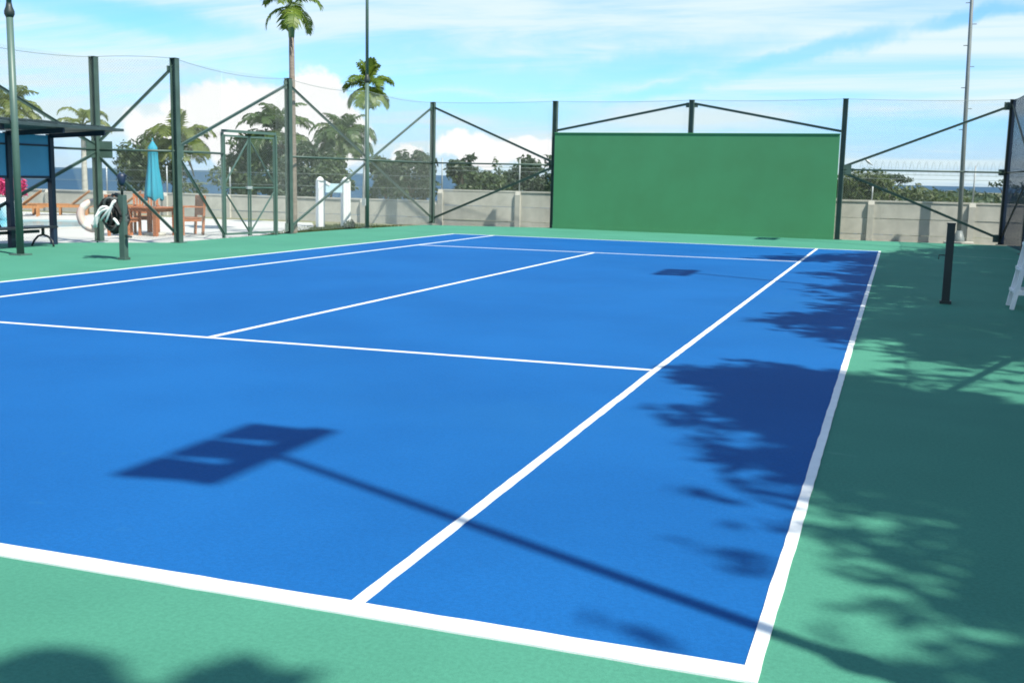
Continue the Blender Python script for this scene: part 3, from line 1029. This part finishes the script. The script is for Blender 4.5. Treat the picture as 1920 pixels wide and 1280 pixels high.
def leaf_cloud(mb_or_none, clumps, n, size, seed, flat=0.0, name='crown', m=None, parent=None):
    """leaf-sized faces spread through clumps (cx,cy,cz,rx,ry,rz); each leaf a bent quad"""
    g = np.random.default_rng(seed)
    w = np.array([(c[3] * c[4] * c[5]) ** 0.8 * (c[6] if len(c) > 6 else 1.0) for c in clumps])
    clumps = [c[:6] for c in clumps]
    idx = g.choice(len(clumps), size=n, p=w / w.sum())
    C = np.array(clumps)[idx]
    u = g.normal(size=(n, 3))
    u /= np.linalg.norm(u, axis=1)[:, None]
    rad = g.uniform(0.25, 1.0, n) ** 0.6
    rad *= 1 + g.normal(0, 0.10, n)
    P = C[:, :3] + u * rad[:, None] * C[:, 3:6]
    nrm = u * 0.6 + g.normal(size=(n, 3)) * 0.7 + np.array([0, 0, 0.5 + flat])
    nrm /= np.linalg.norm(nrm, axis=1)[:, None]
    t = np.cross(nrm, g.normal(size=(n, 3)))
    t /= np.linalg.norm(t, axis=1)[:, None]
    b = np.cross(nrm, t)
    s = size * g.uniform(0.6, 1.3, n)[:, None]
    V = np.empty((n, 4, 3))
    V[:, 0] = P - t * s
    V[:, 1] = P - b * s * 0.42 + nrm * s * .12
    V[:, 2] = P + t * s
    V[:, 3] = P + b * s * 0.42 + nrm * s * .12
    F = np.arange(n * 4).reshape(n, 4)
    me = bpy.data.meshes.new(name)
    me.from_pydata(V.reshape(-1, 3).tolist(), [], F.tolist())
    me.materials.append(m)
    o = bpy.data.objects.new(name, me)
    col.objects.link(o)
    o.parent = parent
    return o


def make_clumps(n, rx, ry, rz, cz, cr, seed, flat_bottom=True):
    g = random.Random(seed)
    out = []
    for _ in range(n):
        while True:
            x, y, z = (g.uniform(-1, 1) for _ in range(3))
            d = x * x + y * y + z * z
            if d <= 1 and (not flat_bottom or z > -.75):
                break
        k = g.uniform(.65, 1.3)
        out.append((x * rx, y * ry, cz + z * rz, cr * k, cr * k, cr * k * .75))
    return out


def broadleaf(name, loc, label, cat, clumps, n, size, m, trunk_h, trunk_r, seed, group=None, limbs=5):
    r = empty(name, loc, label, cat, group)
    g = random.Random(seed)
    t = MB()
    lean = (g.uniform(-.1, .1), g.uniform(-.1, .1))
    tz = trunk_h
    t.tube([(0, 0, -.3), (lean[0] * .4, lean[1] * .4, tz * .45), (lean[0], lean[1], tz)], [trunk_r * 1.35, trunk_r, trunk_r * .7], 10)
    t.build('trunk', M_BARK, r)
    cs = sorted(clumps, key=lambda c: -c[3] * c[5])[:limbs * 2]
    g.shuffle(cs)
    for c in cs[:limbs]:
        mid = ((lean[0] + c[0]) / 2 + g.uniform(-.1, .1), (lean[1] + c[1]) / 2, (tz + c[2]) / 2 + .15 * abs(c[2] - tz))
        MB().tube([(lean[0], lean[1], tz * .92), mid, (c[0], c[1], c[2])], [trunk_r * .6, trunk_r * .4, trunk_r * .15], 6).build('limb', M_BARK, r)
    leaf_cloud(None, clumps, n, size, seed, m=m, parent=r)
    return r


def frond_mesh(L, e0, droop, leaflet, seed, m, pairs=22, hang=0.5, wid=0.055):
    g = random.Random(seed)
    mb = MB()
    pts = []
    e = e0
    p = Vector((0, 0, 0))
    n = 12
    for i in range(n + 1):
        pts.append(p.copy())
        e = e0 - droop * (i / n) ** 1.35
        p = p + Vector((math.cos(e), 0, math.sin(e))) * (L / n)
    mb.tube(pts, [0.018 * L * (1 - .85 * i / n) + .002 for i in range(n + 1)], 4)
    for k in range(pairs):
        t = .16 + .84 * (k + .5) / pairs
        f = t * n
        i = min(int(f), n - 1)
        q = pts[i].lerp(pts[i + 1], f - i)
        d = (pts[i + 1] - pts[i]).normalized()
        ll = leaflet * L * (math.sin(math.pi * min(1, t * .86 + .10)) ** .6) * g.uniform(.85, 1.1)
        w = wid * L * g.uniform(.8, 1.15)
        for s in (-1, 1):
            side = Vector((0, s, 0))
            out = (side * .85 + d * .55 + Vector((0, 0, .12 + g.uniform(-.12, .12)))).normalized()
            a = q + out * ll * .5
            out2 = (out + Vector((0, 0, -hang * g.uniform(.7, 1.4)))).normalized()
            bq = a + out2 * ll * .5
            wv = d * w * .5
            mb.add([q - wv * .5, q + wv * .5, a + wv, a - wv, bq], [(0, 1, 2, 3), (3, 2, 4)])
    return mb.mesh('frond', m)


def palm(loc, label, height, trunk_r, fronds, m, seed, trunk_m=M_TRUNK, lean=(0, 0), shaft=0.0, group='palm trees beyond the fence', tip=0.75, dead=1):
    """fronds: list of (count, length, start elevation deg, droop deg, leaflet, hang, width)"""
    r = empty('palm_tree', loc, label, 'palm tree', group)
    g = random.Random(seed)
    tr = MB()
    n = 14
    pts, rs = [], []
    for i in range(n + 1):
        t = i / n
        pts.append((lean[0] * t ** 1.6, lean[1] * t ** 1.6, -.3 + (height - shaft + .3) * t))
        rs.append(trunk_r * (1.25 - (1.25 - tip) * t) * (1.05 if i % 2 else 1.0))
    tr.tube(pts, rs, 10)
    tr.build('trunk', trunk_m, r)
    if shaft > 0:
        x, y = lean
        MB().tube([(x, y, height - shaft - .02), (x, y, height - shaft * .6), (x, y, height + .03)], [trunk_r * .95, trunk_r * 1.25, trunk_r * .6], 10).build('crown_shaft', M_SHAFT, r)
    az = g.uniform(0, 6.28)
    for gi, (cnt, L, e0, dr, lf_, hg, wd) in enumerate(fronds):
        ms = [frond_mesh(L * g.uniform(.9, 1.1), math.radians(e0 + g.uniform(-8, 8)), math.radians(dr + g.uniform(-12, 12)), lf_, seed * 10 + gi * 3 + q, m, hang=hg, wid=wd) for q in range(2)]
        for k in range(cnt):
            o = bpy.data.objects.new('frond', ms[k % 2])
            col.objects.link(o)
            o.parent = r
            o.location = (lean[0], lean[1], height - .02 * gi)
            o.rotation_euler = (g.uniform(-.25, .25), g.uniform(-.1, .1), az + 2 * math.pi * (k + g.uniform(-.22, .22)) / cnt + gi * .55)
    if dead:
        dm = frond_mesh(fronds[-1][1] * .9, math.radians(-55), math.radians(30), .26, seed + 900, L_DEAD, hang=1.4)
        for k in range(dead):
            o = bpy.data.objects.new('dead_frond', dm)
            col.objects.link(o)
            o.parent = r
            o.location = (lean[0], lean[1], height - .12)
            o.rotation_euler = (g.uniform(-.2, .2), 0, az + 2.3 * k + .7)
    return r


# tall thin palms
palm((-8.45, 8.95, -.1), 'tallest thin palm rising behind the green fence post, its crown cut by the sky edge', 5.62, .075,
     [(3, .78, 78, 60, .42, .5, .07), (4, .84, 40, 125, .42, .9, .07), (4, .92, -8, 80, .42, 1.1, .07)], L_PALM, 11, lean=(-.05, .05), shaft=.75, tip=.85, dead=0)
palm((-11.22, 18.2, -.3), 'tall thin palm whose crown shows just behind the second floodlight pole', 4.72, .07,
     [(5, .85, 80, 40, .42, .6, .065), (6, .92, 40, 115, .42, 1.0, .065), (8, 1.0, -25, 60, .42, 1.2, .065)], L_PALM, 12, M_TRUNKP, lean=(.13, 0), shaft=.6, tip=.85, dead=0)
# palms beyond the wall
palm((-23.3, 39.3, -1.2), 'rounded grey green palm between the two tall thin palms', 4.5, .13,
     [(5, 1.9, 80, 70, .36, .8, .05), (9, 2.3, 55, 135, .36, 1.1, .05), (10, 2.3, 25, 125, .36, 1.2, .05), (7, 2.0, -5, 80, .36, 1.2, .05)], L_PALMD, 13, M_TRUNKP)
palm((-22.6, 31.3, -.7), 'dark bushy palm standing above the thicket behind the gate', 3.9, .13,
     [(3, 2.3, 84, 95, .30, .8, .05), (8, 2.5, 58, 120, .34, 1.0, .05), (9, 2.4, 25, 110, .34, 1.1, .05)], L_PALMD, 14)
palm((-22.3, 23.3, -.2), 'lime green palm behind the post right of the parasol', 2.75, .11,
     [(3, 1.5, 86, 30, .34, .5, .055), (8, 1.8, 58, 130, .36, 1.0, .055), (9, 1.75, 25, 120, .36, 1.2, .055), (6, 1.5, -10, 70, .36, 1.2, .055)], L_LIME, 15, M_TRUNKP)
palm((-26.3, 22.3, -.2), 'small palm with few arching fronds right above the shelter roof', 3.45, .11,
     [(4, 1.5, 75, 165, .30, 1.1, .045), (5, 1.4, 40, 130, .30, 1.1, .045)], L_LIME, 16, M_TRUNKP, dead=0)
palm((-29.2, 21.3, -.2), 'palm crown above the roof at the left edge behind the floodlight pole', 3.9, .12,
     [(5, 1.5, 75, 90, .34, .9, .05), (8, 1.7, 50, 130, .34, 1.1, .05), (8, 1.7, 15, 110, .34, 1.2, .05)], L_LIME, 17, M_TRUNKP)

# thicket and trees beyond the wall
broadleaf('broadleaf_tree', (-23.6, 31.0, -1.4), 'wide dark green thicket tree beyond the wall behind the gate', 'tree',
          make_clumps(44, 2.15, 1.3, 1.75, 3.1, .62, 21), 5200, .14, L_TREE, 2.2, .12, 21)
broadleaf('broadleaf_tree', (-20.6, 30.6, -1.3), 'smaller dark green tree in the thicket, just left of the fence post by the gate', 'tree',
          make_clumps(26, 1.3, 1.0, 1.6, 2.7, .55, 22), 3000, .13, L_TREED, 1.5, .10, 22)
broadleaf('broadleaf_tree', (-28.2, 28.6, -0.7), 'dark green tree at the left end of the thicket behind the gate', 'tree',
          make_clumps(30, 1.35, 1.0, 1.35, 2.35, .55, 36), 3400, .13, L_TREE, 1.8, .10, 36)
broadleaf('shrub', (-23.0, 23.6, -.3), 'grey green shrub right behind the closed cyan parasol', 'shrub',
          make_clumps(10, .75, .6, .65, 1.85, .36, 23), 900, .10, L_TREEL, 1.2, .06, 23)
broadleaf('broadleaf_tree', (-13.6, 27.0, -.8), 'dark leafy tree with ragged top left of the practice wall, behind the fence corner', 'tree',
          make_clumps(32, 1.25, .9, 1.05, 2.15, .42, 24), 3400, .12, L_TREED, 1.6, .09, 24)
broadleaf('broadleaf_tree', (-11.9, 28.6, -.9), 'taller dark spiky tree right of the corner fence post', 'tree',
          make_clumps(12, .55, .6, 1.1, 2.55, .36, 25), 1300, .13, L_TREED, 1.8, .08, 25)
broadleaf('shrub', (-12.0, 32.4, -1.1), 'low pale green shrubs with a small spiky top above the concrete wall', 'shrub',
          make_clumps(24, 1.5, .8, .75, 2.2, .36, 26) + [(.35, 0, 3.0, .22, .22, .3), (.2, 0, 3.25, .14, .14, .22)], 2400, .11, L_TREE, 1.3, .06, 26)
broadleaf('broadleaf_tree', (-7.5, 25.6, -.6), 'dense dark tree touching the left edge of the practice wall', 'tree',
          make_clumps(26, 1.15, .9, .9, 2.0, .42, 27), 2700, .12, L_TREED, 1.4, .09, 27)
broadleaf('broadleaf_tree', (-6.5, 26.5, -.6), 'slim taller tree with a bare twig beside the left edge of the practice wall', 'tree',
          make_clumps(6, .35, .4, .7, 2.9, .30, 28), 500, .12, L_TREED, 2.4, .06, 28)
broadleaf('broadleaf_tree', (-18.6, 35.2, -1.4), 'pale olive tree seen through the fence right of the second floodlight pole', 'tree',
          make_clumps(20, 1.1, .8, 1.3, 2.5, .45, 29), 2000, .14, L_TREE, 1.5, .08, 29)
broadleaf('broadleaf_tree', (5.3, 49.0, -1.8), 'flat topped tree above the concrete wall right of the practice wall', 'tree',
          [(x, y, z, .42, .42, .16) for x, y, z in ((-.6, 0, 3.55), (-.1, .2, 3.75), (.4, -.1, 3.72), (.8, .1, 3.55), (.1, 0, 3.5), (-.9, 0, 3.3))], 700, .11, L_TREED, 3.0, .10, 30)
broadleaf('shrub', (4.2, 47.0, -1.55), 'broad olive green bush spreading over the wall right of the practice wall', 'shrub',
          make_clumps(30, 1.9, 1.0, .75, 2.75, .6, 31) + [(-1.2, 0, 3.3, .7, .6, .4), (-1.8, 0, 2.9, .9, .6, .5), (2.2, 0, 2.7, .9, .7, .5), (3.0, 0, 2.4, 1.0, .7, .5), (3.8, 0, 2.2, 1.0, .6, .5), (4.8, 0, 2.1, 1.0, .6, .45)], 4200, .13, L_TREEL, 1.4, .08, 31)
broadleaf('broadleaf_tree', (10.6, 40.5, -1.5), 'sparse dark twiggy tree beside the shaded corner post', 'tree',
          [(-.6, 0, 3.1, .35, .3, .10), (-.2, 0, 3.25, .3, .3, .10), (.2, 0, 3.0, .4, .3, .10), (.1, 0, 2.6, .4, .4, .2), (0.9, 0, 3.1, .5, .4, .2)], 260, .10, L_TREED, 2.4, .07, 32)
broadleaf('shrub', (-8.72, 12.35, -.12), 'small dark round shrub at the foot of the white gateway', 'shrub',
          [(0, 0, .16, .17, .17, .15), (.06, .05, .24, .10, .10, .10)], 240, .05, L_TREED, .1, .02, 33, limbs=1)
broadleaf('bougainvillea_bush', (-18.7, 10.2, .53), 'bright magenta bougainvillea growing in the white planter', 'bush',
          [(-.1, 0, .34, .36, .36, .26), (.2, .1, .46, .32, .32, .22), (-.35, 0, .42, .3, .3, .22), (.34, .12, .26, .24, .24, .2)], 900, .075, M_PINK, .25, .03, 34, limbs=3)
broadleaf('shrub', (-21.2, 22.5, -.3), 'low grey green shrub right of the parasol above the table', 'shrub',
          make_clumps(7, .5, .5, .5, .9, .28, 35), 500, .09, L_TREEL, .6, .04, 35)

broadleaf('shrub', (-15.6, 23.9, -.5), 'dark green shrub above the wall between the second floodlight pole and the corner post', 'shrub',
          make_clumps(16, .8, .6, .75, 1.75, .38, 37), 1700, .11, L_TREE, 1.1, .06, 37)
broadleaf('shrub', (-17.3, 22.3, -.5), 'dark shrub showing above the wall just right of the fence post by the gate', 'shrub',
          make_clumps(12, .5, .5, .75, 1.7, .34, 38), 1300, .10, L_TREED, 1.1, .05, 38)
broadleaf('shrub', (-10.2, 27.0, -.7), 'rounded mid green shrub above the step in the concrete wall', 'shrub',
          make_clumps(16, 1.0, .7, .6, 1.75, .36, 39), 1700, .11, L_TREE, 1.1, .06, 39)
broadleaf('shrub', (-13.2, 33.0, -1.1), 'pale shrub far behind the step in the concrete wall', 'shrub',
          make_clumps(14, 1.0, .7, .6, 2.3, .4, 40), 1400, .13, L_TREEL, 1.5, .06, 40)

# low far wood on the right
def far_wood():
    g = np.random.default_rng(5)
    bands = [(70, 160, 90, 9000, .30), (160, 520, 170, 9000, .8)]
    for q, (d0, d1, k, n, sz) in enumerate(bands):
        cl = []
        for i in range(k):
            D = d0 + (d1 - d0) * g.uniform() ** 1.3
            a = math.radians(g.uniform(-6.5, 10.5))
            x, y = 5.8 + D * math.sin(a), -15 + D * math.cos(a)
            r = g.uniform(1.3, 2.4) * (1 + D / 300)
            top = 1.5 - D * g.uniform(.0018, .0085)
            cl.append((x, y, top - r * .6, r * 1.6, r * 1.6, r * .6))
        o = leaf_cloud(None, cl, n, sz, 41 + q, name='far_wood', m=L_TREED)
        o['kind'] = 'stuff'


far_wood()

# rough grass strip outside the left fence
def grass_strip():
    g = np.random.default_rng(9)
    n = 5200
    t = g.uniform(0, 1, n)
    y = 6.0 + t * 9.6
    xr = -8.52 + (y > 11.5) * 0.08
    wdt = 0.25 + np.clip(y - 8.0, 0, 5) * .38
    x = xr - g.uniform(0, 1, n) * wdt
    h = g.uniform(.02, .07, n)
    a = g.uniform(0, math.pi, n)
    dx, dy = np.cos(a) * .018, np.sin(a) * .018
    V = np.empty((n, 3, 3))
    V[:, 0] = np.stack([x - dx, y - dy, np.full(n, -.125)], 1)
    V[:, 1] = np.stack([x + dx, y + dy, np.full(n, -.125)], 1)
    V[:, 2] = np.stack([x + g.normal(0, .02, n), y + g.normal(0, .02, n), -.08 + h], 1)
    me = bpy.data.meshes.new('grass_strip')
    me.from_pydata(V.reshape(-1, 3).tolist(), [], np.arange(n * 3).reshape(n, 3).tolist())
    me.materials.append(L_TREEL)
    o = bpy.data.objects.new('grass_strip', me)
    col.objects.link(o)
    o['kind'] = 'stuff'


grass_strip()

# ------------------------------------------------------------------ shade trees outside the right fence
# each crown hangs where its shadow reaches the court along the sun direction
CX = S.x / S.z
CY = S.y / S.z


def shade_tree(label, base, blobs_, n, size, seed, trunk_h=6.2):
    """blobs_: (ground shadow x, y, rx, ry, height)"""
    cl = []
    for (gx, gy, rx, ry, h, *wt_) in blobs_:
        cl.append((gx + h * CX - base[0], gy + h * CY - base[1], h, rx, ry, .42 * max(.5, min(rx, ry)), wt_[0] if wt_ else 1.0))
    return broadleaf('shade_tree', (base[0], base[1], -.12), label, 'tree', cl, n, size, L_TREE, trunk_h, .16, seed, 'shade trees along the right fence', limbs=9)




def shade_blobs(poly, spacing, seed):
    """clumps whose shadows fill a patch of the court"""
    g = random.Random(seed)
    n = len(poly)
    xs, ys = [p[0] for p in poly], [p[1] for p in poly]
    out = []
    y = min(ys)
    while y < max(ys):
        x = min(xs)
        while x < max(xs):
            px, py = x + g.uniform(-.5, .5) * spacing, y + g.uniform(-.5, .5) * spacing
            ins, d = False, 9e9
            for i in range(n):
                (x1, y1), (x2, y2) = poly[i], poly[(i + 1) % n]
                if (y1 > py) != (y2 > py) and px < (x2 - x1) * (py - y1) / (y2 - y1) + x1:
                    ins = not ins
                L2 = (x2 - x1) ** 2 + (y2 - y1) ** 2
                t = max(0, min(1, ((px - x1) * (x2 - x1) + (py - y1) * (y2 - y1)) / L2))
                d = min(d, math.hypot(px - x1 - t * (x2 - x1), py - y1 - t * (y2 - y1)))
            if ins and d > .08 and not (d < .9 and g.random() < .22):
                r = min(g.uniform(.35, .62), d + .05)
                h = 8.2 + min(2.0, d * 1.1) + g.uniform(-.6, 1.0)
                hx, hy = px + h * S.x / S.z, py + h * S.y / S.z
                if hx - 5.786 > .16 * (hy + 15.07):
                    out.append((px, py, r, r, h))
            x += spacing
        y += spacing
    # loose sprays of leaves round the edge, thinner than the crown
    for i in range(n):
        (x1, y1), (x2, y2) = poly[i], poly[(i + 1) % n]
        L = math.hypot(x2 - x1, y2 - y1)
        for k in range(int(L * 7)):
            t = g.random()
            x, y = x1 + (x2 - x1) * t, y1 + (y2 - y1) * t
            if x > 8.2:
                continue
            r = g.uniform(.16, .42)
            h = g.uniform(7.4, 9.4)
            out.append((x + g.gauss(.10, .20), y + g.gauss(0, .20), r, r * .7, h, g.uniform(.10, .40)))
    return out


far_shade = [(3.22, 7.47), (5.38, 10.35), (7.07, 14.09), (8.2, 16.6), (13.0, 16.2), (13.0, -4.3), (7.53, -5.4), (6.81, -5.7), (6.22, -5.1), (5.47, -4.35), (4.95, -3.87),
             (4.42, -3.0), (4.62, -2.14), (5.09, -0.9), (5.17, 0.13), (4.71, 0.72), (5.15, 2.33), (4.44, 3.82), (5.1, 5.79), (5.05, 7.09), (3.36, 6.72)]
near_shade = [(4.03, -6.59), (4.69, -5.99), (5.51, -6.14), (6.17, -6.31), (6.69, -6.72), (7.56, -7.2), (12.5, -8.2), (12.5, -14.6), (5.6, -14.2), (6.0, -12.5), (6.29, -11.97), (6.23, -11.77), (6.16, -11.27),
              (6.08, -10.83), (5.82, -10.28), (5.53, -9.75), (5.46, -10.01), (5.25, -9.46), (5.04, -8.66), (4.71, -8.0), (4.42, -7.22)]
bl = shade_blobs(far_shade, .40, 1)
nb = shade_blobs(near_shade, .36, 2)
extra = [(5.13, -10.74, .13, .08, 8.6, .35), (5.22, -10.83, .12, .07, 8.5, .3), (4.98, -11.65, .16, .09, 8.8, .16), (5.64, -10.73, .16, .10, 8.5, .4), (5.92, -11.05, .2, .12, 8.4, .4), (5.81, -11.45, .2, .12, 8.6, .45), (5.7, -11.2, .2, .12, 8.4, .25), (6.0, -11.6, .2, .12, 8.6, .6), (5.62, -10.3, .2, .12, 8.4, .4), (5.2, -10.3, .25, .12, 8.6, .18), (5.0, -9.9, .3, .14, 8.4, .15), (4.95, -9.0, .3, .2, 8.5, .10), (4.7, -8.0, .25, .15, 8.6, .10), (5.75, -10.5, .2, .12, 8.7, .4), (5.1, -9.2, .3, .2, 8.5, .3), (5.2, -9.7, .25, .18, 8.6, .3)]
fore = [(3.48, -12.56, .15, .10, 9.0), (3.42, -12.62, .16, .12, 8.8), (3.56, -12.66, .18, .12, 9.2), (4.02, -12.42, .15, .09, 9.0), (4.08, -12.50, .20, .12, 8.8), (3.97, -12.55, .15, .12, 9.2), (4.28, -12.58, .2, .12, 9.0), (3.6, -12.85, .32, .2, 8.8), (4.2, -12.75, .32, .2, 9.0), (4.7, -12.95, .34, .18, 9.2), (4.2, -13.15, .5, .25, 9.0), (5.1, -13.25, .4, .22, 9.2)] * 2


def part_of(bs, lo, hi):
    return [b for b in bs if lo <= b[1] < hi]


shade_tree('shade tree outside the far right corner whose crown shades the corner post', (15.2, 9.0), part_of(bl, 8.0, 30), 20000, .16, 51)
shade_tree('shade tree outside the right fence whose shadow tips reach the far service box', (15.0, 1.8), part_of(bl, 1.6, 8.0), 24000, .155, 52)
shade_tree('shade tree behind the umpire chair whose shadow tongue crosses the right alley', (14.6, -5.0), part_of(bl, -9, 1.6), 24000, .15, 53)
shade_tree('shade tree near the camera whose shadow covers the right alley by the near service line', (14.0, -11.8), part_of(nb, -10.3, 0) + extra, 34000, .11, 54)
shade_tree('shade tree right behind the camera whose twigs dapple the near green apron', (14.2, -16.6), part_of(nb, -30, -10.3) + fore, 36000, .12, 55)
